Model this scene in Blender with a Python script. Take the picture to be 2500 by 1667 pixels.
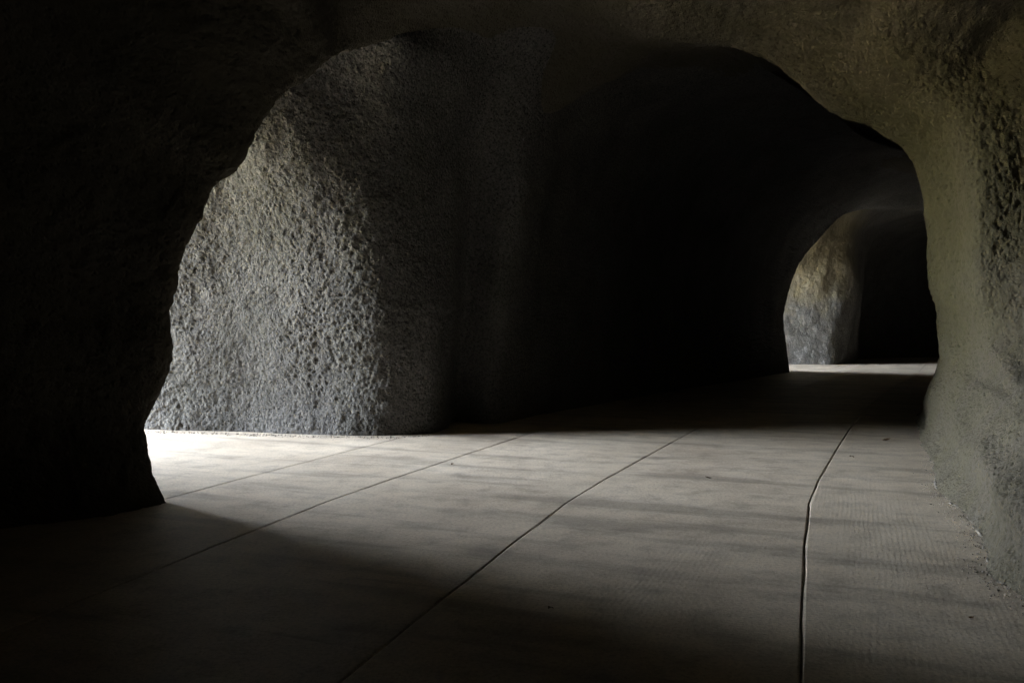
import bpy, math, random
import numpy as np

# ------------------------------------------------------------------ camera, light, exposure
for o in list(bpy.data.objects):
    bpy.data.objects.remove(o)
S = bpy.context.scene
EYE, FPX = 1.6, 2100.0            # eye height (m) and focal length in photo pixels (2500 wide)
HOR, CXP = 795.0, 1250.0

cam_d = bpy.data.cameras.new('camera')
cam = bpy.data.objects.new('camera', cam_d)
S.collection.objects.link(cam)
cam.location = (0, 0, EYE)
cam.rotation_euler = (math.radians(90), 0, 0)
cam_d.sensor_width = 36
cam_d.lens = FPX / 2500 * 36
cam_d.shift_y = -(833.5 - HOR) / 2500
cam_d.clip_start = 0.05
cam_d.clip_end = 2000
S.camera = cam

SUN_EL, SUN_AZ = 52.0, 140.0      # compass-like: direction the sunlight comes from, from +Y clockwise
world = bpy.data.worlds.new('World')
S.world = world
world.use_nodes = True
wn = world.node_tree
bg = wn.nodes['Background']
sky = wn.nodes.new('ShaderNodeTexSky')
sky.sky_type = 'NISHITA'
sky.sun_disc = False
sky.dust_density = 3.0
sky.ozone_density = .8
sky.sun_elevation = math.radians(SUN_EL)
sky.sun_rotation = math.radians(SUN_AZ)
hs = wn.nodes.new('ShaderNodeHueSaturation')
hs.inputs['Saturation'].default_value = .42         # hazy, milky daylight
wn.links.new(sky.outputs[0], hs.inputs['Color'])
wn.links.new(hs.outputs[0], bg.inputs[0])
bg.inputs[1].default_value = 0.15
sun_d = bpy.data.lights.new('sun', 'SUN')
sun = bpy.data.objects.new('sun', sun_d)
S.collection.objects.link(sun)
sun_d.energy = 2.5
sun_d.angle = math.radians(0.5)
sun_d.color = (1.0, 0.93, 0.82)
sun.rotation_euler = (math.radians(90 - SUN_EL), 0, math.radians(180 - SUN_AZ))
sun.location = (-20, -20, 40)
# sampling guides for the sky at the two cave mouths: Cycles portals emit nothing, they only tell the sky where it can get in
for loc, w_, h_ in (((-13.95, 14.0, 3.45), 8.8, 7.0), ((6.05, 33.85, 2.5), 4.9, 5.2)):
    pd = bpy.data.lights.new('sky_portal', 'AREA'); pd.shape = 'RECTANGLE'; pd.size = h_; pd.size_y = w_
    pd.cycles.is_portal = True
    po = bpy.data.objects.new('sky_portal', pd); S.collection.objects.link(po)
    po.location = loc; po.rotation_euler = (0, math.radians(-90), 0)
S.cycles.use_light_tree = False
S.cycles.use_adaptive_sampling = False
S.view_settings.view_transform = 'Standard'
S.view_settings.look = 'None'
S.view_settings.gamma = 1
S.view_settings.exposure = 7.6
S.cycles.use_denoising = True
S.cycles.light_sampling_threshold = 0.0
S.cycles.max_bounces = 6
S.cycles.diffuse_bounces = 5
S.cycles.glossy_bounces = 2
S.cycles.sample_clamp_indirect = 4.0
S.cycles.caustics_reflective = False
S.cycles.caustics_refractive = False

# ------------------------------------------------------------------ helpers
def W(px, py, D):
    return np.array([(px - CXP) / FPX * D, D, EYE - (py - HOR) / FPX * D])
def F(px, py, z=-0.08):
    """point where the pixel meets the floor, sunk a little"""
    D = EYE * FPX / (py - HOR)
    p = W(px, py, D); p[2] = z
    return p

def _h(ix, iy, iz, seed):
    n = (ix * 73856093) ^ (iy * 19349663) ^ (iz * 83492791) ^ (seed * 2654435761 % 2147483647)
    n = (n ^ (n >> 13)) * 1274126177 & 0x7fffffff
    n = (n ^ (n >> 15)) * 2246822519 & 0x7fffffff
    n = n ^ (n >> 12)
    return (n & 0xffff) / 65535.0
def vnoise(P, sc, seed=0):
    Q = P / sc
    I = np.floor(Q).astype(np.int64); f = Q - I
    f = f * f * f * (f * (f * 6 - 15) + 10)
    r = 0
    for dx in (0, 1):
        wx = f[:, 0] if dx else 1 - f[:, 0]
        for dy in (0, 1):
            wy = f[:, 1] if dy else 1 - f[:, 1]
            for dz in (0, 1):
                wz = f[:, 2] if dz else 1 - f[:, 2]
                r = r + wx * wy * wz * _h(I[:, 0] + dx, I[:, 1] + dy, I[:, 2] + dz, seed)
    return r * 2 - 1
def fbm(P, sc, octv=3, seed=0):
    r = 0; a = 1.0
    for k in range(octv):
        r = r + a * vnoise(P + 17.3 * k, sc / 2.03 ** k, seed + k * 7); a *= .5
    return r
def worley(P, sc, seed=0):
    Q = P / sc
    I = np.floor(Q).astype(np.int64)
    best = np.full(len(P), 9.0)
    for dx in (-1, 0, 1):
        for dy in (-1, 0, 1):
            for dz in (-1, 0, 1):
                jx, jy, jz = I[:, 0] + dx, I[:, 1] + dy, I[:, 2] + dz
                d = ((jx + _h(jx, jy, jz, seed) - Q[:, 0]) ** 2 + (jy + _h(jx, jy, jz, seed + 1) - Q[:, 1]) ** 2
                     + (jz + _h(jx, jy, jz, seed + 2) - Q[:, 2]) ** 2)
                best = np.minimum(best, d)
    return np.sqrt(best)

def catmull(P, counts):
    """smooth curve through control points P (n, ..., 3), tangents weighted by distance; counts: samples per segment"""
    n = len(P)
    D = np.diff(P, axis=0)
    L_ = np.maximum(np.linalg.norm(D, axis=-1, keepdims=True), 1e-4)
    Sl = D / L_
    T = np.zeros_like(P)
    T[0], T[-1] = Sl[0], Sl[-1]
    w0, w1 = L_[1:], L_[:-1]
    T[1:-1] = (Sl[:-1] * w0 + Sl[1:] * w1) / (w0 + w1)
    out = []
    for i in range(n - 1):
        for k in range(counts[i]):
            t = k / counts[i]
            m1, m2 = T[i] * L_[i] * .9, T[i + 1] * L_[i] * .9
            out.append((2*t**3 - 3*t**2 + 1) * P[i] + (t**3 - 2*t**2 + t) * m1 + (-2*t**3 + 3*t**2) * P[i + 1] + (t**3 - t**2) * m2)
    out.append(P[-1])
    return np.array(out)

def mesh_obj(name, verts, faces, mat, parent=None, smooth=True):
    me = bpy.data.meshes.new(name)
    verts = np.asarray(verts, dtype=np.float32); faces = np.asarray(faces, dtype=np.int32)
    me.vertices.add(len(verts)); me.vertices.foreach_set('co', verts.ravel())
    k = faces.shape[1]
    me.loops.add(faces.size); me.loops.foreach_set('vertex_index', faces.ravel())
    me.polygons.add(len(faces))
    me.polygons.foreach_set('loop_start', np.arange(0, faces.size, k, dtype=np.int32))
    me.polygons.foreach_set('use_smooth', np.full(len(faces), smooth))
    me.update(); me.validate()
    me.materials.append(mat)
    o = bpy.data.objects.new(name, me)
    S.collection.objects.link(o)
    if parent: o.parent = parent
    return o

def tag(o, label=None, cat=None, group=None, kind=None):
    if label: o['label'] = label
    if cat: o['category'] = cat
    if group: o['group'] = group
    if kind: o['kind'] = kind
    return o

def grid_faces(nu, nv, flip=False):
    a = np.arange(nu * nv).reshape(nu, nv)
    q = np.stack([a[:-1, :-1], a[1:, :-1], a[1:, 1:], a[:-1, 1:]], -1).reshape(-1, 4)
    return q[:, ::-1] if flip else q

def grid_normals(G):
    du = np.gradient(G, axis=0); dv = np.gradient(G, axis=1)
    n = np.cross(du, dv)
    return n / (np.linalg.norm(n, axis=2, keepdims=True) + 1e-9)

def rock_disp(P, big=1.0, pit=1.0, fine=True):
    """height of sprayed concrete above its smooth form: lumps, nodules and pits (metres)"""
    h = big * (.08 * fbm(P, 1.7, 2, 3) + .026 * fbm(P, .5, 2, 11))
    if fine:
        rough = np.clip(.9 + .35 * vnoise(P, 1.3, 41), .5, 1.3)
        Pw = P + .012 * np.c_[vnoise(P, .06, 5), vnoise(P, .06, 6), vnoise(P, .06, 7)]
        w = worley(Pw, .064, 21)
        h = h + pit * rough * (.011 * fbm(P, .11, 2, 51) - .020 * np.exp(-(w / .36) ** 2))
        w3 = worley(Pw, .16, 61)
        h = h - pit * rough * .014 * np.exp(-(w3 / .14) ** 2)
    return h

# ------------------------------------------------------------------ materials
def new_mat(name):
    m = bpy.data.materials.new(name); m.use_nodes = True
    nt = m.node_tree; b = nt.nodes['Principled BSDF']
    b.inputs['Specular IOR Level'].default_value = .25
    return m, nt, b
def ramp(nt, src, stops):
    r = nt.nodes.new('ShaderNodeValToRGB')
    el = r.color_ramp.elements
    while len(el) < len(stops): el.new(.5)
    for e, (p, c) in zip(el, stops):
        e.position = p; e.color = (*c, 1) if len(c) == 3 else c
    nt.links.new(src, r.inputs[0]); return r.outputs[0]
def noise(nt, vec, scale, detail=3, rough=.55, dist=0):
    n = nt.nodes.new('ShaderNodeTexNoise')
    n.inputs['Scale'].default_value = scale; n.inputs['Detail'].default_value = detail
    n.inputs['Roughness'].default_value = rough; n.inputs['Distortion'].default_value = dist
    if vec is not None: nt.links.new(vec, n.inputs['Vector'])
    return n.outputs[0]
def mixc(nt, fac, a, b, mode='MIX'):
    m = nt.nodes.new('ShaderNodeMix'); m.data_type = 'RGBA'; m.blend_type = mode
    for i, v in ((0, fac), (6, a), (7, b)):
        if isinstance(v, (int, float)): m.inputs[i].default_value = v
        elif isinstance(v, tuple): m.inputs[i].default_value = (*v, 1)
        else: nt.links.new(v, m.inputs[i])
    return m.outputs[2]
def mapping(nt, vec, scale=(1, 1, 1), rot=(0, 0, 0), loc=(0, 0, 0)):
    m = nt.nodes.new('ShaderNodeMapping')
    m.inputs['Scale'].default_value = scale; m.inputs['Rotation'].default_value = rot; m.inputs['Location'].default_value = loc
    nt.links.new(vec, m.inputs[0]); return m.outputs[0]
def position(nt):
    return nt.nodes.new('ShaderNodeNewGeometry').outputs['Position']
def mathn(nt, op, a, b=0.0):
    m = nt.nodes.new('ShaderNodeMath'); m.operation = op
    for i, v in ((0, a), (1, b)):
        if isinstance(v, (int, float)): m.inputs[i].default_value = v
        else: nt.links.new(v, m.inputs[i])
    return m.outputs[0]

def rock_material(name, green=0.0, tone=1.0, warm=0.0, ochre=False, algae_at=None, pale_spots=False, left_shade=False, dark_spots=(.26, .42)):
    tone *= .25
    m, nt, b = new_mat(name)
    pos = position(nt)
    c1 = ramp(nt, noise(nt, pos, 1.1, 5, .6, .3), [(.3, (.16*tone, .153*tone, .144*tone)), (.5, (.215*tone, .206*tone, .195*tone)), (.72, (.27*tone, .26*tone, .248*tone))])
    c2 = ramp(nt, noise(nt, pos, 28, 3, .7), [(.33, (.32, .32, .32)), (.52, (1, 1, 1)), (.75, (1.4, 1.36, 1.3))])
    c = mixc(nt, 1.0, c1, c2, 'MULTIPLY')
    vc = nt.nodes.new('ShaderNodeTexVoronoi'); vc.inputs['Scale'].default_value = 15
    nt.links.new(pos, vc.inputs['Vector'])          # dark spots scattered over the sprayed skin
    holes = ramp(nt, mathn(nt, 'ADD', vc.outputs['Distance'], mathn(nt, 'MULTIPLY', noise(nt, pos, 5, 2), .35)), [(dark_spots[0], (.22, .22, .22)), (dark_spots[1], (1, 1, 1))])
    c = mixc(nt, 1.0, c, holes, 'MULTIPLY')
    alg = ramp(nt, noise(nt, mapping(nt, pos, (1.3, 1.3, .35)), 1.0, 4, .6, .4), [(.40, (0, 0, 0)), (.62, (1, 1, 1))])
    c = mixc(nt, mathn(nt, 'MULTIPLY', alg, green), c, (.11*tone, .125*tone, .055*tone))
    sp = nt.nodes.new('ShaderNodeSeparateXYZ'); nt.links.new(pos, sp.inputs[0])
    if ochre:      # ochre colour, stronger towards the top, fading out to the right
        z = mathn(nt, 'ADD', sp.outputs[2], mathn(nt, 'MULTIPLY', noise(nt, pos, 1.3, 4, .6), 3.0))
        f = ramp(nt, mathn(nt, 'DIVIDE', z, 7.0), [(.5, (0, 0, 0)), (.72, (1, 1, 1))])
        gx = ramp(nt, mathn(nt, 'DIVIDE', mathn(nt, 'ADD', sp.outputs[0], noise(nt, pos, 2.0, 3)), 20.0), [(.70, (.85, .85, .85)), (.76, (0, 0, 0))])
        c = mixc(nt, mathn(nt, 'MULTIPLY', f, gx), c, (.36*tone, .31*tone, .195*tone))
    if algae_at:   # a patch of green algae on the damp part of the wall
        d = nt.nodes.new('ShaderNodeVectorMath'); d.operation = 'DISTANCE'
        nt.links.new(mapping(nt, pos, (1, 1, .6), loc=(0, 0, 0)), d.inputs[0]); d.inputs[1].default_value = algae_at
        f = ramp(nt, mathn(nt, 'ADD', mathn(nt, 'MULTIPLY', d.outputs['Value'], .3), mathn(nt, 'MULTIPLY', noise(nt, pos, 1.6, 4, .6), .5)), [(.35, (1, 1, 1)), (.9, (0, 0, 0))])
        c = mixc(nt, mathn(nt, 'MULTIPLY', f, .95), c, (.245*tone, .26*tone, .085*tone))
    if left_shade:       # shade put into the rock colour towards the left pillar
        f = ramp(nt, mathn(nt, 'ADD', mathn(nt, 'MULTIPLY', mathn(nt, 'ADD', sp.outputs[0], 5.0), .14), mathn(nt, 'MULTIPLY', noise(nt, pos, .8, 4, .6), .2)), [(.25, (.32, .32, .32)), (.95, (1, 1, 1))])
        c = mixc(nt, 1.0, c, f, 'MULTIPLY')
    if pale_spots:       # white spots along the crack under the roof
        for cx, cy, cz, r_ in ((-.42, 3.2, 4.86, .07), (-.25, 3.2, 4.78, .06), (-.09, 3.22, 4.66, .08), (.2, 3.25, 4.5, .10), (.42, 3.3, 4.62, .07), (.24, 3.25, 4.3, .07)):
            d = nt.nodes.new('ShaderNodeVectorMath'); d.operation = 'DISTANCE'
            nt.links.new(mapping(nt, pos, (1, .25, 1)), d.inputs[0]); d.inputs[1].default_value = (cx, cy, cz)
            f = ramp(nt, mathn(nt, 'ADD', mathn(nt, 'DIVIDE', d.outputs['Value'], r_ * 2.2), mathn(nt, 'MULTIPLY', noise(nt, pos, 9, 3, .7), .6)), [(.6, (1, 1, 1)), (.78, (0, 0, 0))])
            c = mixc(nt, f, c, (.6, .62, .64))
    if warm: c = mixc(nt, warm, c, (.25*tone, .21*tone, .14*tone))
    nt.links.new(c, b.inputs['Base Color'])
    b.inputs['Roughness'].default_value = .9
    bp = nt.nodes.new('ShaderNodeBump'); bp.inputs['Strength'].default_value = 1.0; bp.inputs['Distance'].default_value = .03
    vo = nt.nodes.new('ShaderNodeTexVoronoi'); vo.inputs['Scale'].default_value = 21
    nt.links.new(mixc(nt, .03, pos, nt.nodes['noise_warp'].outputs[1]) if 'noise_warp' in nt.nodes else pos, vo.inputs['Vector'])
    pits = ramp(nt, vo.outputs['Distance'], [(.05, (0, 0, 0)), (.42, (1, 1, 1))])
    hh = mathn(nt, 'ADD', noise(nt, pos, 26, 4, .7), mathn(nt, 'MULTIPLY', pits, .45))
    hh = mathn(nt, 'ADD', hh, mathn(nt, 'MULTIPLY', noise(nt, pos, 110, 2, .6), .3))
    nt.links.new(hh, bp.inputs['Height'])
    nt.links.new(bp.outputs[0], b.inputs['Normal'])
    return m
M_LIT = rock_material('pitted_sprayed_concrete', .12, 1.9, pale_spots=True)
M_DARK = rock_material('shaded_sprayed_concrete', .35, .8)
M_RIGHT = rock_material('algae_stained_sprayed_concrete', .6, 1.4, .6, algae_at=(6.1, 11.9, 1.9), left_shade=True, dark_spots=(.36, .52))
M_FAR = rock_material('ochre_topped_sprayed_concrete', .1, 2.5, 0, ochre=True)

# ------------------------------------------------------------------ near arch: left pillar, vault, right wall
# edge of the near arch as it stands, from the floor on the left, over the top, to the floor on the right
L = [F(432, 1232), W(388, 1169, 7.9), W(372, 1105, 8.0), W(361, 1047, 8.05), W(372, 989, 8.1), W(395, 925, 8.1), W(409, 850, 8.1),
     W(406, 765, 8.1), W(425, 691, 8.1), W(446, 606, 8.1), W(478, 553, 8.15), W(531, 457, 8.2), W(579, 415, 8.25),
     W(638, 308, 8.4), W(670, 255, 8.5), W(744, 197, 9.2), W(797, 159, 10.2)]
MID = [W(890, 118, 11.6), W(1000, 92, 12.0), W(1110, 80, 12.3), W(1200, 76, 12.5), W(1270, 76, 12.7), W(1330, 77, 12.8), W(1390, 79, 12.8),
       W(1450, 82, 12.8), W(1520, 86, 12.7), W(1620, 93, 12.5), W(1710, 100, 12.4)]
R = [W(1786, 107, 12.3), W(1870, 138, 12.2), W(1929, 176, 12.1), W(1973, 208, 12.0), W(2022, 250, 12.0), W(2067, 277, 12.0), W(2125, 301, 12.0),
     W(2179, 333, 12.0), W(2214, 357, 12.0), W(2237, 393, 12.0), W(2254, 446, 12.0), W(2265, 526, 12.0), W(2272, 660, 12.1),
     W(2281, 713, 12.1), W(2299, 763, 12.2), W(2303, 807, 12.2), W(2309, 852, 11.9), W(2323, 896, 11.5), W(2328, 932, 11.1),
     W(2316, 986, 10.8), W(2312, 1030, 10.5), W(2295, 1075, 10.4), F(2243, 1111)]
EDGE = np.array(L + MID + R)
nL, nM, nR = len(L), len(MID), len(R)
iM, iR = nL, nL + nM
NC = len(EDGE)
# key columns: index -> rows towards the camera (5) and rows away from it (4), absolute world points
KEY = {}
def key(i, near, back):
    KEY[i] = np.array([*(near[::-1]), EDGE[i], *back], dtype=float)
def wv(x, y, z): return np.array([x, y, z], float)
# left pillar: near face falls away to the left, passage face runs out to the daylight
key(0, [wv(-3.4, 7.1, -.08), wv(-4.3, 6.4, -.08), wv(-4.9, 4.2, -.08), wv(-3.4, 0.2, -.08), wv(-3.6, -5, -.08)],
    [wv(-3.9, 8.2, -.08), wv(-5.0, 9.2, -.08), wv(-6.6, 10.4, -.08), wv(-14.5, 9.7, -.08)])
key(3, [wv(-3.9, 7.5, .65), wv(-4.7, 6.6, .65), wv(-5.0, 4.2, .65), wv(-3.4, 0.2, .65), wv(-3.6, -5, .65)],
    [wv(-4.1, 8.4, .62), wv(-5.0, 9.2, .6), wv(-6.6, 10.4, .6), wv(-14.5, 9.7, .6)])
key(7, [wv(-3.75, 7.5, 1.75), wv(-4.6, 6.5, 1.8), wv(-5.0, 4.2, 2), wv(-3.4, 0.2, 2), wv(-3.6, -5, 2)],
    [wv(-4.0, 8.5, 1.75), wv(-5.0, 9.3, 1.8), wv(-6.6, 10.4, 1.8), wv(-14.5, 9.7, 1.8)])
key(11, [wv(-3.3, 7.6, 3.15), wv(-4.1, 6.6, 3.6), wv(-4.7, 4.3, 4), wv(-3.3, 0.2, 4.0), wv(-3.6, -5, 4.0)],
    [wv(-3.6, 8.6, 3.15), wv(-4.9, 9.5, 3.7), wv(-6.6, 10.5, 4.2), wv(-14.5, 10.9, 5.2)])
key(14, [wv(-2.6, 7.8, 3.95), wv(-3.2, 6.8, 4.5), wv(-3.9, 4.5, 4.9), wv(-3.0, 0.6, 5.0), wv(-3.2, -5, 5.0)],
    [wv(-3.0, 9.1, 4.05), wv(-4.5, 10.1, 4.7), wv(-6.2, 10.8, 5.4), wv(-14.5, 11.1, 7)])
key(16, [W(770, 110, 8.9), W(720, 30, 8.2), W(650, -100, 7.2), wv(-3.2, 2, 5.6), wv(-3.2, -5, 5.6)],
    [wv(-2.6, 10.7, 4.95), wv(-4.3, 11.2, 5.2), wv(-6.2, 11.8, 5.8), wv(-14.5, 12.2, 8)])
key(iM + 0, [W(875, 75, 10.9), W(850, 0, 10.2), W(800, -120, 8.9), wv(-2.0, 2, 5.9), wv(-2.2, -5, 5.8)],
    [wv(-2.2, 12.1, 5.6), wv(-4.2, 12.6, 5.8), wv(-6.2, 12.6, 5.9), wv(-14.5, 13.4, 8)])
key(iM + 1, [W(995, 45, 11.6), W(980, -30, 10.9), W(950, -150, 9.6), wv(-1.3, 2, 6.1), wv(-1.3, -5, 5.9)],
    [wv(-1.6, 12.5, 5.8), wv(-2.6, 13.2, 6.1), wv(-6, 14.3, 6.5), wv(-14.5, 17, 8.5)])
key(iM + 3, [W(1198, 30, 12.1), W(1190, -45, 11.4), W(1180, -160, 10.1), wv(-.4, 2, 6.2), wv(-.4, -5, 6)],
    [wv(-.3, 13.2, 5.2), wv(.2, 14.2, 5.9), wv(0, 20, 6.3), wv(2, 30, 6.3)])
key(iM + 5, [W(1330, 32, 12.3), W(1330, -40, 11.6), W(1330, -160, 10.2), wv(.1, 2, 6.2), wv(.1, -5, 6.1)],
    [wv(.4, 13.5, 4.9), wv(1.3, 14.6, 5.8), wv(4.5, 21, 6.3), wv(10, 31, 6.2)])
key(iM + 8, [W(1523, 40, 12.2), W(1528, -38, 11.5), W(1535, -160, 10.1), wv(.9, 2, 6.2), wv(.8, -5, 6.1)],
    [wv(2.0, 13.4, 5.95), wv(3.2, 15, 6.2), wv(7, 22, 6.3), wv(13, 32, 6.2)])
key(iM + 10, [W(1720, 48, 12.0), W(1730, -35, 11.2), W(1745, -170, 9.6), wv(2.0, 2, 6.1), wv(1.8, -5, 6.1)],
    [wv(3.0, 13.3, 5.9), wv(4.2, 15, 6.3), wv(8, 21, 6.4), wv(15, 31, 6.2)])
key(iR + 3, [W(2012, 152, 11.8), W(2070, 70, 11.3), W(2150, -60, 10.3), wv(4.2, 3, 6.0), wv(3.6, -5, 6)],
    [wv(4.6, 13, 5.5), wv(6, 15, 5.9), wv(10.2, 20.5, 6.0), wv(17, 30, 5.8)])
key(iR + 7, [W(2232, 296, 11.6), W(2300, 240, 11.05), W(2400, 150, 10.75), wv(6.4, 4, 5.2), wv(5.4, -5, 5.2)],
    [wv(5.8, 13, 4.6), wv(7.2, 15, 5.0), wv(11.2, 20.5, 5), wv(18.5, 30, 5)])
key(iR + 11, [W(2330, 515, 11.4), W(2390, 490, 10.78), W(2500, 450, 10.62), wv(7.2, 5, 3.9), wv(6.2, -5, 3.9)],
    [wv(6.4, 13.1, 3.3), wv(7.8, 15, 3.6), wv(11.8, 20.3, 3.6), wv(19.3, 30, 3.6)])
key(iR + 14, [W(2355, 765, 11.3), W(2410, 765, 10.6), W(2500, 760, 10.3), wv(6.3, 5, 2.4), wv(5.6, -5, 2.4)],
    [wv(6.7, 13.3, 1.8), wv(8.1, 15, 1.8), wv(12, 20, 1.8), wv(19.5, 30, 1.8)])
key(iR + 16, [W(2365, 855, 11.1), W(2425, 860, 10.2), W(2505, 880, 9.6), wv(5.5, 5, 1.7), wv(4.9, -5, 1.7)],
    [wv(6.75, 13.3, 1.27), wv(8.1, 15, 1.3), wv(12, 20, 1.3), wv(19.5, 30, 1.3)])
key(iR + 17, [W(2372, 905, 10.8), W(2435, 920, 9.8), W(2505, 950, 8.4), wv(4.8, 4.0, 1.5), wv(4.5, -5, 1.4)],
    [W(2297, 885, 13.0), wv(8.0, 15.1, .9), wv(12, 20, .9), wv(19.5, 30, .9)])
key(iR + 19, [W(2366, 1020, 9.7), W(2425, 1070, 8.0), W(2500, 1130, 6.5), wv(4.0, 3.4, .9), wv(4.0, -5, .8)],
    [W(2272, 942, 13.4), wv(7.8, 15.2, .5), wv(11.9, 20, .5), wv(19.5, 30, .5)])
key(iR + 20, [W(2350, 1090, 9.0), W(2395, 1150, 7.3), W(2470, 1260, 5.7), wv(3.6, 3.2, .6), wv(3.7, -5, .5)],
    [W(2256, 985, 13.7), wv(7.6, 15.3, .3), wv(11.8, 20, .3), wv(19.5, 30, .3)])
key(iR + 22, [F(2292, 1192), F(2335, 1265), F(2425, 1422), wv(2.75, 3.4, -.08), wv(3.2, -5, -.08)],
    [F(2232, 1036), wv(7.3, 15.6, -.08), wv(11.7, 20.2, -.08), wv(19.4, 30, -.08)])
# fill the columns between the keys with interpolated offsets from the edge
NET = np.zeros((NC, 10, 3))
ks = sorted(KEY)
for a, b_ in zip(ks[:-1], ks[1:]):
    oa, ob = KEY[a] - EDGE[a], KEY[b_] - EDGE[b_]
    for i in range(a, b_ + 1):
        t = (i - a) / (b_ - a)
        NET[i] = EDGE[i] + oa * (1 - t) + ob * t
RES = .03
def seg_counts(P, res, lo=2, hi=400):
    d = np.linalg.norm(np.diff(P, axis=0), axis=-1)
    return [int(np.clip(math.ceil(x / res), lo, hi)) for x in d]
cu = seg_counts(NET[:, 5], RES)
cu = [c if i < iM + 6 else int(c * 1.5) + 1 for i, c in enumerate(cu)]
rowres = [.25, .06, .025, .022, .022, .035, .10, .20, .5]
cv = [int(np.clip(math.ceil(np.linalg.norm(NET[:, j + 1] - NET[:, j], axis=1).mean() / rowres[j]), 3, 240)) for j in range(9)]
G = catmull(NET, cu)                                  # along the arch
G = catmull(G.transpose(1, 0, 2), cv).transpose(1, 0, 2)   # across it
Nn = grid_normals(G)
nu, nv = G.shape[:2]
# make normals face the hollow: for the mid-near row they must look at the camera
ref = G[nu // 2, sum(cv[:4])]
if np.dot(Nn[nu // 2, sum(cv[:4])], np.array([1.5, 8, 2]) - ref) < 0: Nn = -Nn; FLIP = True
else: FLIP = False
H = rock_disp(G.reshape(-1, 3), .85, 1.2).reshape(nu, nv)
G2 = G + Nn * H[..., None]
cuts = [0, sum(cu[:iM + 1]), sum(cu[:iR + 1]), nu - 1]
def strip(name, a, b_, mat):
    g = G2[a:b_ + 1]
    return mesh_obj(name, g.reshape(-1, 3), grid_faces(g.shape[0], g.shape[1], not FLIP), mat)
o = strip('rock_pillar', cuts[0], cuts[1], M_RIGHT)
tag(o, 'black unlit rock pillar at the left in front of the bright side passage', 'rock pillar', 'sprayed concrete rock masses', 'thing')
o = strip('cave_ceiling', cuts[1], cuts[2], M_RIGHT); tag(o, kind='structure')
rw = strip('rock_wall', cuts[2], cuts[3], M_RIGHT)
tag(rw, 'olive green pitted wall curving over the right side of the road', 'rock wall', 'sprayed concrete rock masses', 'thing')

# pale crumbly mortar rim where the right wall meets the road
rng = np.random.default_rng(5)
foot = []
for r in range(sum(cv[:1]) + 2, sum(cv[:5])):
    c = G2[-200:, r]
    sgn = np.where((c[:-1, 2] >= .004) & (c[1:, 2] < .004))[0]
    if len(sgn):
        k = sgn[-1]; t = (c[k, 2] - .004) / (c[k, 2] - c[k + 1, 2])
        foot.append(c[k] * (1 - t) + c[k + 1] * t)
foot = np.array(foot)
m_rim, nt, b = new_mat('pale_mortar')
pos = position(nt)
nt.links.new(ramp(nt, noise(nt, pos, 30, 3), [(.35, (.08, .075, .065)), (.65, (.28, .25, .21))]), b.inputs['Base Color'])
b.inputs['Roughness'].default_value = .95

d = np.r_[0, np.cumsum(np.linalg.norm(np.diff(foot, axis=0), axis=1))]
tt = np.arange(0, d[-1], .012)
fp = np.stack([np.interp(tt, d, foot[:, k]) for k in range(3)], 1)
fp[:, 2] = .0
RS = .6
fp[:, :2] += .012 * np.c_[vnoise(fp, .09, 2), vnoise(fp, .07, 4)]
tan = np.gradient(fp, axis=0); tan /= np.linalg.norm(tan, axis=1, keepdims=True) + 1e-9
sid = np.c_[-tan[:, 1], tan[:, 0], tan[:, 2] * 0]
rad = .002 + .018 * np.clip(vnoise(fp, .35, 8) + .15, 0, 1) + .009 * vnoise(fp, .05, 12)
rad = RS * np.clip(rad, .001, .04)
KR = 8
RV = np.zeros((len(fp), KR, 3))
for k in range(KR):
    a = math.pi * (k / (KR - 1)) * 1.2 - .1 * math.pi
    RV[:, k] = fp + sid * (np.cos(a) * rad * 1.5)[:, None] + np.array([0, 0, 1.0]) * (np.sin(a) * rad)[:, None]
RV += .005 * np.stack([vnoise(RV.reshape(-1, 3), .03, q) for q in (1, 2, 3)], 1).reshape(RV.shape)
rim = mesh_obj('mortar_rim', RV.reshape(-1, 3), grid_faces(len(fp), KR), m_rim, rw)
rim['label'] = 'pale crumbly mortar rim along the foot of the wall'

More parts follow.
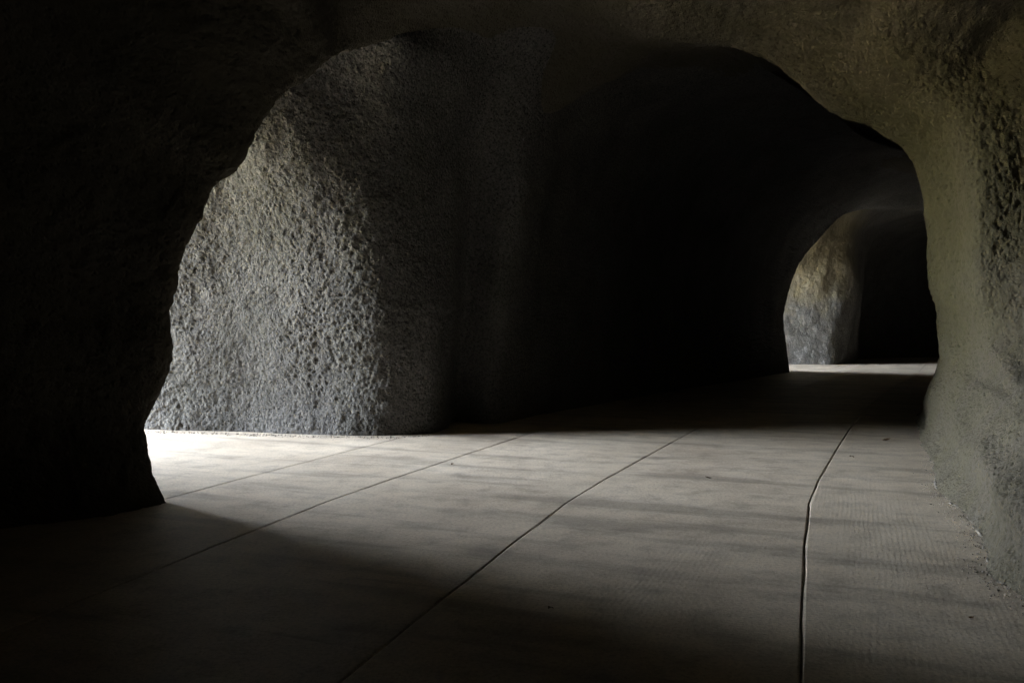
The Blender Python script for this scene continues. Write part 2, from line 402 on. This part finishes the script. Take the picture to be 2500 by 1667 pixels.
# ------------------------------------------------------------------ middle massif: pitted lit wall, long dark side of the tunnel, second corner
ZR = [-.1, .8, 1.8, 2.8, 3.8, 4.8, 5.5]
def colz(xs, ys, extra):
    xs = [xs] * 7 if isinstance(xs, (int, float)) else xs
    ys = [ys] * 7 if isinstance(ys, (int, float)) else ys
    return [wv(x, y, z) for x, y, z in zip(xs, ys, ZR)] + [wv(*e) for e in extra]
MN = [
 colz(-14.6, [18.7, 18.8, 18.7, 18.6, 18.4, 18.2, 17.8], [(-14.6, 18, 8), (-14.6, 18, 9)]),
 colz(-8, [14.9, 15.0, 15.0, 14.8, 14.4, 13.8, 13.0], [(-8, 12.2, 8), (-8, 12, 9)]),
 colz(-5.7, [13.25, 13.35, 13.4, 13.25, 12.9, 12.3, 11.6], [(-5.9, 11.4, 6.6), (-6, 10.8, 8)]),
 colz(-4.3, [12.95, 13.1, 13.1, 13.0, 12.7, 12.1, 11.4], [(-4.4, 10.8, 5.8), (-4.4, 9.3, 5.9)]),
 colz([-3.0, -3, -3.05, -3.2, -3.5, -3.7, -3.7], [12.62, 12.8, 12.72, 12.65, 12.45, 12.0, 11.5], [(-3.6, 11, 5.9), (-3.5, 9.6, 6.1)]),
 colz([-1.8, -1.8, -1.85, -1.95, -2.15, -2.4, -2.4], [12.5, 12.57, 12.5, 12.45, 12.35, 12.15, 11.8], [(-2.8, 11.2, 5.9), (-2.6, 10, 6.2)]),
 colz([-1.22, -1.2, -1.22, -1.3, -1.4, -1.5, -1.5], [12.72, 12.8, 12.8, 12.75, 12.62, 12.25, 11.8], [(-2, 11.6, 5.9), (-1.8, 10.4, 6.3)]),
 colz([-1.02, -1.0, -.98, -.95, -.95, -.95, -.95], [13.4, 13.4, 13.4, 13.3, 13.1, 12.7, 12.2], [(-1.2, 11.9, 5.9), (-1, 10.8, 6.4)]),
 colz([-.9, -.86, -.78, -.68, -.55, -.45, -.4], [14.3, 14.3, 14.2, 14.1, 13.8, 13.2, 12.8], [(-.3, 12.4, 6.0), (0, 11.4, 6.5)]),
 colz([-.5, -.44, -.33, -.18, 0, .2, .4], [14.0, 14.1, 14.0, 13.9, 13.6, 13.3, 13.1], [(.8, 12.9, 6.0), (1.2, 12.4, 6.5)]),
 colz([.45, .5, .5, .6, .7, 1.0, 1.5], 15.4, [(2.4, 15.2, 6.1), (4, 15.2, 6.4)]),
 colz([4.2, 4.1, 4.0, 4.1, 4.4, 5.0, 5.7], 21.5, [(7, 21.5, 6.1), (9, 21.5, 6.2)]),
 colz([8.9, 8.8, 8.7, 8.9, 9.3, 10.1, 11.2], 28.6, [(13, 28.8, 5.9), (15.5, 28.8, 5.9)]),
 colz([9.55, 9.46, 9.36, 9.55, 9.95, 10.75, 11.6], 29.7, [(13.3, 29.7, 5.65), (16.0, 29.7, 5.3)]),
 colz([9.2, 9.1, 9.0, 9.2, 9.6, 10.6, 11.6], 30.6, [(13.3, 30.6, 5.9), (16.0, 30.6, 5.6)]),
 colz([6, 6, 6, 6, 6.2, 8, 10.5], [31.3] * 7, [(13.3, 31.5, 6.3), (16.0, 31.5, 6.3)]),
 colz([2, 2, 2, 2, 2.2, 5, 8.5], [31.9] * 7, [(13.3, 32.6, 6.6), (16.0, 32.6, 6.6)]),
]
MN = np.array(MN)
mu = seg_counts(MN[:, 2], .0145, 2, 170)
mu[0] = 20; mu[1] = 60; mu[2] = 98
for i, n_ in zip(range(9, 16), (60, 60, 60, 40, 40, 25, 20)): mu[i] = n_
mv = [60, 70, 70, 70, 66, 48, 26, 16]
G = catmull(MN, mu); G = catmull(G.transpose(1, 0, 2), mv).transpose(1, 0, 2)
Nn = grid_normals(G)
ci = sum(mu[:3])
FL = False
if Nn[ci, 100][1] > 0: Nn = -Nn; FL = True
H = rock_disp(G.reshape(-1, 3), .6, 1.0).reshape(G.shape[:2])
G2m = G + Nn * H[..., None]
o = mesh_obj('rock_wall', G2m.reshape(-1, 3), grid_faces(*G.shape[:2], not FL), M_LIT)
tag(o, 'massive pitted rock wall brightly lit at its left end, running back into the dark', 'rock wall', 'sprayed concrete rock masses', 'thing')

# ------------------------------------------------------------------ far wall beyond the second opening
FN = [
 colz(1.5, [36.6, 36.7, 36.7, 36.5, 36.2, 35.5, 34.6], [(1.5, 33.5, 6.2), (1.5, 31, 6.4)]),
 colz(8, [35.8, 35.9, 35.9, 35.8, 35.5, 34.9, 34.2], [(8, 33.3, 6.3), (8, 31, 6.5)]),
 colz(11.2, [35.45, 35.6, 35.6, 35.5, 35.2, 34.7, 34.0], [(11.2, 33.2, 6.3), (11.2, 31, 6.6)]),
 colz(12.3, [35.35, 35.5, 35.5, 35.4, 35.2, 34.8, 34.2], [(12.3, 33.4, 6.3), (12.3, 31, 6.6)]),
 colz([13.3, 13.3, 13.3, 13.35, 13.2, 13.1, 13.0], [35.4, 35.5, 35.4, 35.4, 35.3, 35.0, 34.5], [(13.2, 33.8, 6.3), (13.2, 31, 6.6)]),
 colz([13.8, 13.9, 14.1, 14.2, 14.1, 13.8, 13.7], [35.9, 35.9, 35.8, 35.6, 35.5, 35.3, 34.8], [(14, 34.2, 6.3), (14, 31, 6.6)]),
 colz([14.8, 14.9, 15.0, 15.1, 15.0, 14.8, 14.7], [37.2, 37.2, 37.1, 37, 36.8, 36.4, 36], [(15.3, 35, 6.3), (16, 31, 6.6)]),
 colz([16.2, 16.2, 16.2, 16.2, 16.5, 17.0, 18], 40.5, [(20, 39, 6.3), (21, 36, 6.6)]),
 colz([27, 27, 27, 27, 27.2, 27.6, 28], 46, [(28, 40, 6.3), (28, 36, 6.6)]),
]
FN = np.array(FN)
fu = [12, 30, 30, 26, 22, 22, 26, 30]; fv = [20] * 6 + [12, 8]
G = catmull(FN, fu); G = catmull(G.transpose(1, 0, 2), fv).transpose(1, 0, 2)
Nn = grid_normals(G); FL = False
if Nn[60, 60][1] > 0: Nn = -Nn; FL = True
P = G.reshape(-1, 3)
H = (.09 * fbm(P, 1.5, 3, 77) + .014 * fbm(P, .35, 2, 78) - .022 * np.exp(-(worley(P, .14, 79) / .35) ** 2)).reshape(G.shape[:2])
G2f = G + Nn * H[..., None]
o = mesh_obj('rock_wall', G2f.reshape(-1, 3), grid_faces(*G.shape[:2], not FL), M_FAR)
tag(o, 'small distant ochre topped rock wall seen through the far opening', 'rock wall', 'sprayed concrete rock masses', 'thing')

# ------------------------------------------------------------------ road of concrete slabs with real joints
m_road, nt, b = new_mat('broomed_concrete')
pos = position(nt)
ANG = math.atan2(.40, 1.0)
rp = mapping(nt, pos, (1, 1, 1), (0, 0, ANG))        # x across the road, y along it
base = ramp(nt, noise(nt, pos, .7, 5, .6), [(.3, (.39, .322, .245)), (.5, (.505, .427, .33)), (.75, (.59, .508, .405))])
streak = ramp(nt, noise(nt, mapping(nt, rp, (.35, 2.6, 1)), 1.0, 4, .55, .2), [(.36, (.62, .62, .62)), (.47, (1, 1, 1)), (.7, (1.08, 1.07, 1.05))])
c = mixc(nt, .8, base, streak, 'MULTIPLY')
thin = ramp(nt, noise(nt, mapping(nt, rp, (.5, 9, 1), loc=(3, 1, 0)), 1.0, 3, .5), [(.27, (.62, .62, .6)), (.35, (1, 1, 1))])
c = mixc(nt, .7, c, thin, 'MULTIPLY')
grit = ramp(nt, noise(nt, pos, 38, 5, .85), [(.33, (.55, .55, .55)), (.5, (.98, .98, .98)), (.7, (1.25, 1.25, 1.25))])
blot = ramp(nt, noise(nt, pos, 3.2, 6, .7), [(.3, (.6, .6, .6)), (.5, (1, 1, 1)), (.7, (1.12, 1.12, 1.12))])
c = mixc(nt, .9, c, blot, 'MULTIPLY')
c = mixc(nt, 1.0, c, grit, 'MULTIPLY')
nt.links.new(c, b.inputs['Base Color'])
b.inputs['Roughness'].default_value = .55
b.inputs['Specular IOR Level'].default_value = .5
wv_ = nt.nodes.new('ShaderNodeTexWave'); wv_.wave_type = 'BANDS'; wv_.bands_direction = 'X'
wv_.inputs['Scale'].default_value = 8.5; wv_.inputs['Distortion'].default_value = 5.0
wv_.inputs['Detail'].default_value = 2.0; wv_.inputs['Detail Scale'].default_value = .35
nt.links.new(mapping(nt, rp, (1, .35, 1)), wv_.inputs['Vector'])
wv2 = nt.nodes.new('ShaderNodeTexWave'); wv2.wave_type = 'BANDS'; wv2.bands_direction = 'Y'
wv2.inputs['Scale'].default_value = 9.0; wv2.inputs['Distortion'].default_value = 2.0; wv2.inputs['Detail'].default_value = 2.0
nt.links.new(mapping(nt, rp, (.1, 1, 1)), wv2.inputs['Vector'])
sel = ramp(nt, noise(nt, mapping(nt, rp, (.55, .2, 1)), 1.0, 2), [(.42, (0, 0, 0)), (.58, (1, 1, 1))])
wsel = mixc(nt, sel, wv2.outputs[1], wv_.outputs[1])
bp = nt.nodes.new('ShaderNodeBump'); bp.inputs['Strength'].default_value = .6; bp.inputs['Distance'].default_value = .0032
nt.links.new(mathn(nt, 'ADD', mathn(nt, 'MULTIPLY', wsel, .22), mathn(nt, 'MULTIPLY', noise(nt, pos, 40, 4, .8), 2.4)), bp.inputs['Height'])
nt.links.new(bp.outputs[0], b.inputs['Normal'])

# joints measured from the photograph: world (x at given y)
JA = [(-4.5, -2.0 + .3), (0, .05), (3.85, 1.29), (6.28, 2.14), (7.72, 2.67), (8.96, 3.20), (11.3, 4.28), (14.3, 5.7), (20, 8.6), (30, 14.2), (45, 22)]
ya = np.array([p[0] for p in JA]); xa = np.array([p[1] for p in JA])
def joint_x(y, off): return np.interp(y, ya, xa) + off
ys = np.concatenate([np.arange(-16, 3, .5), np.arange(3, 16, .06), np.arange(16, 45.01, .5)])
offs = [2.40, 0, -2.40, -4.82, -6.45, -8.9]    # slab edges left of joint A
cols = []
# columns of the sheet: offsets relative to joint A; joints get a groove
tcol = [(-34, 0), (-20, 0), (-14, 0), (-9, 0)]
for J in (-6.5, -4.80, -2.40, 0.0):
    w = {0.0: .0075, -2.40: .006, -4.80: .005}.get(J, .003)
    dep = .022 if J > -5 else .0015
    tcol += [(J - 1.2, 0), (J - w - .012, -.0), (J - w, -.004), (J - w * .7, -dep), (J + w * .7, -dep), (J + w, -.004), (J + w + .012, 0)]
tcol += [(1.2, 0), (2.6, 0), (4.2, 0), (8, 0), (16, 0), (26, 0)]
tcol.sort()
V = np.zeros((len(ys), len(tcol), 3))
xs0 = np.array([t for t, _ in tcol]); zs0 = np.array([z for _, z in tcol])
wob = .010 * vnoise(np.c_[ys * 0, ys, ys * 0], .8, 3) + .004 * vnoise(np.c_[ys * 0, ys, ys * 0], .12, 4)
for i, y in enumerate(ys):
    w = np.where(zs0 < 0, wob[i] * 1.0, 0)
    V[i, :, 0] = joint_x(y, 0) + xs0 * np.clip((2.15 + (y - 6.3) * .032) / 2.4, .86, 1.0) + w
    V[i, :, 1] = y
    V[i, :, 2] = zs0
V[:, :, 2] += np.where(zs0[None] > -.001, 1, .0) * .0
o = mesh_obj('road', V.reshape(-1, 3), grid_faces(V.shape[0], V.shape[1], True), m_road, smooth=False)
tag(o, kind='structure')

# ground outside and under everything
m_gr, nt, b = new_mat('dry_grass_and_gravel')
pos = position(nt)
nt.links.new(ramp(nt, noise(nt, pos, .25, 5, .6), [(.35, (.09, .09, .03)), (.5, (.19, .165, .07)), (.65, (.34, .27, .14))]), b.inputs['Base Color'])
b.inputs['Roughness'].default_value = 1
gv = np.array([(-400, -400, -.05), (400, -400, -.05), (400, 400, -.05), (-400, 400, -.05)])
o = mesh_obj('ground', gv, np.array([[0, 1, 2, 3]]), m_gr); tag(o, kind='structure')
# unseen grass bank added opposite the two mouths for warm bounce light
bx = np.array([-70, -50, -34, -27, -22, -18]); bz = np.array([3.2, 2.6, 1.8, 1.0, .4, -.3])
by = np.arange(-40, 90, 2.0)
BV = np.zeros((len(bx), len(by), 3))
BV[..., 0] = bx[:, None] + np.clip(by - 14, 0, 100)[None] * .45
BV[..., 1] = by[None]
BV[..., 2] = bz[:, None] + .5 * vnoise(np.c_[BV[..., 0].ravel(), BV[..., 1].ravel(), 0 * BV[..., 0].ravel()], 5, 9).reshape(BV.shape[:2])
o = mesh_obj('bounce_bank', BV.reshape(-1, 3), grid_faces(*BV.shape[:2], True), m_gr); tag(o, kind='structure')

# ------------------------------------------------------------------ hill that encloses the cave, open only at the two mouths
def hill():
    verts, faces = [], []
    def quad(p):
        n = len(verts); verts.extend(p); faces.append((n, n + 1, n + 2, n + 3))
    def wall(a, b_, z0=-.3, z1=9.0):
        quad([(a[0], a[1], z0), (b_[0], b_[1], z0), (b_[0], b_[1], z1), (a[0], a[1], z1)])
    pts = [(-14, -16), (-14, 9.7), (-14, 18.3), (-14, 21), (6.0, 31.5), (6.0, 36.2), (6.0, 50), (32, 50), (32, -16)]
    lint = {1: 6.9, 4: 5.0}
    for i in range(len(pts)):
        a, b_ = pts[i], pts[(i + 1) % len(pts)]
        wall(a, b_, lint.get(i, -.3))
    # roof as a fan of quads
    quad([(-14.2, -16.2, 9), (32.2, -16.2, 9), (32.2, 21, 9), (-14.2, 21, 9)])
    quad([(-14.2, 21, 9), (32.2, 21, 9), (32.2, 50.2, 9), (2.4, 50.2, 9)])
    return mesh_obj('hill', verts, faces, M_DARK, smooth=False)
tag(hill(), kind='structure')

# ------------------------------------------------------------------ litter on the road
m_leaf, nt, b = new_mat('dead_leaf')
nt.links.new(ramp(nt, noise(nt, position(nt), 60, 2), [(.3, (.05, .03, .015)), (.7, (.13, .07, .03))]), b.inputs['Base Color'])
def leaf(px, py, size, rot, label):
    rg = np.random.default_rng(int(px))
    p = F(px, py, .0)
    n = 11
    t = np.linspace(0, 1, n)
    wd = .32 * np.sin(math.pi * t ** .8) * (1 + .15 * np.sin(t * 25 + px))
    V_ = []
    for k in range(n):
        for q in (-1, -.4, .4, 1):
            V_.append(((t[k] - .5) * size, q * wd[k] * size, .004 + size * (.22 * abs(q) ** 1.5 * wd[k] * 2 + .12 * math.sin(t[k] * 4 + px))))
    top = np.array(V_); bot = top - np.array([0, 0, .0012])
    f = grid_faces(n, 4)
    fs = np.concatenate([f, f[:, ::-1] + len(top)])
    vs = np.concatenate([top, bot])
    vs[:, 2] -= vs[:, 2].min() - .001
    o = mesh_obj('dead_leaf', vs, fs, m_leaf)
    o.location = p; o.rotation_euler = (0, 0, rot)
    tag(o, label, 'dead leaf', 'dead leaves scattered on the road')
leaf(1730, 1167, .075, .3, 'small dark leaf alone on the slab left of the right hand joint')
leaf(2165, 1075, .13, .05, 'flat dark leaf near the foot of the right wall, farthest leaf on the right slab')
leaf(2080, 1117, .07, .4, 'tiny brown leaf beside the curved joint on the right slab')
leaf(1345, 1487, .045, .8, 'small black leaf on the shaded middle slab in the foreground')
leaf(2372, 1508, .035, .2, 'reddish leaf scrap on the right slab near the front corner')
leaf(1105, 1134, .05, 1.0, 'dark leaf speck on the bright slab in front of the lit wall')

# crumbs of sprayed concrete fallen along the foot of the walls
rg = np.random.default_rng(11)
base_m = np.array([(x, y) for x, y in ((-5.7, 13.1), (-4.3, 12.8), (-3.0, 12.5), (-1.8, 12.35), (-1.2, 12.6))])
dm = np.r_[0, np.cumsum(np.linalg.norm(np.diff(base_m, axis=0), axis=1))]
pts_ = []
for _ in range(900):
    k = rg.integers(0, len(foot)); pts_.append((foot[k, 0] - abs(rg.normal(0, .09)) + .02, foot[k, 1] + rg.normal(0, .06), rg.uniform(.002, .009) ** 1))
for _ in range(500):
    q = rg.uniform(0, dm[-1]); pts_.append((np.interp(q, dm, base_m[:, 0]), np.interp(q, dm, base_m[:, 1]) - abs(rg.normal(0, .12)), rg.uniform(.003, .012)))
ico = np.array([(0, 0, 1), (.9, 0, .3), (-.4, .8, .25), (-.5, -.8, .3), (.5, .6, -.4), (.4, -.7, -.5), (-.8, .1, -.4)])
tri = np.array([(0, 1, 2), (0, 2, 3), (0, 3, 1), (1, 4, 2), (1, 5, 4), (1, 3, 5), (3, 6, 5), (2, 6, 3), (2, 4, 6), (4, 5, 6)])
vs, fs = [], []
for n_, (x, y, r_) in enumerate(pts_):
    a = rg.uniform(0, 6.28); ca, sa = math.cos(a), math.sin(a)
    v = ico * rg.uniform(.6, 1.3, 3) * r_
    v = np.c_[v[:, 0] * ca - v[:, 1] * sa, v[:, 0] * sa + v[:, 1] * ca, v[:, 2]]
    v[:, 2] -= v[:, 2].min(); vs.append(v + np.array([x, y, .0])); fs.append(tri + 7 * n_)
o = mesh_obj('gravel', np.concatenate(vs), np.concatenate(fs), m_rim, smooth=False)
tag(o, 'pale concrete crumbs strewn along the foot of the walls', 'gravel', kind='stuff')
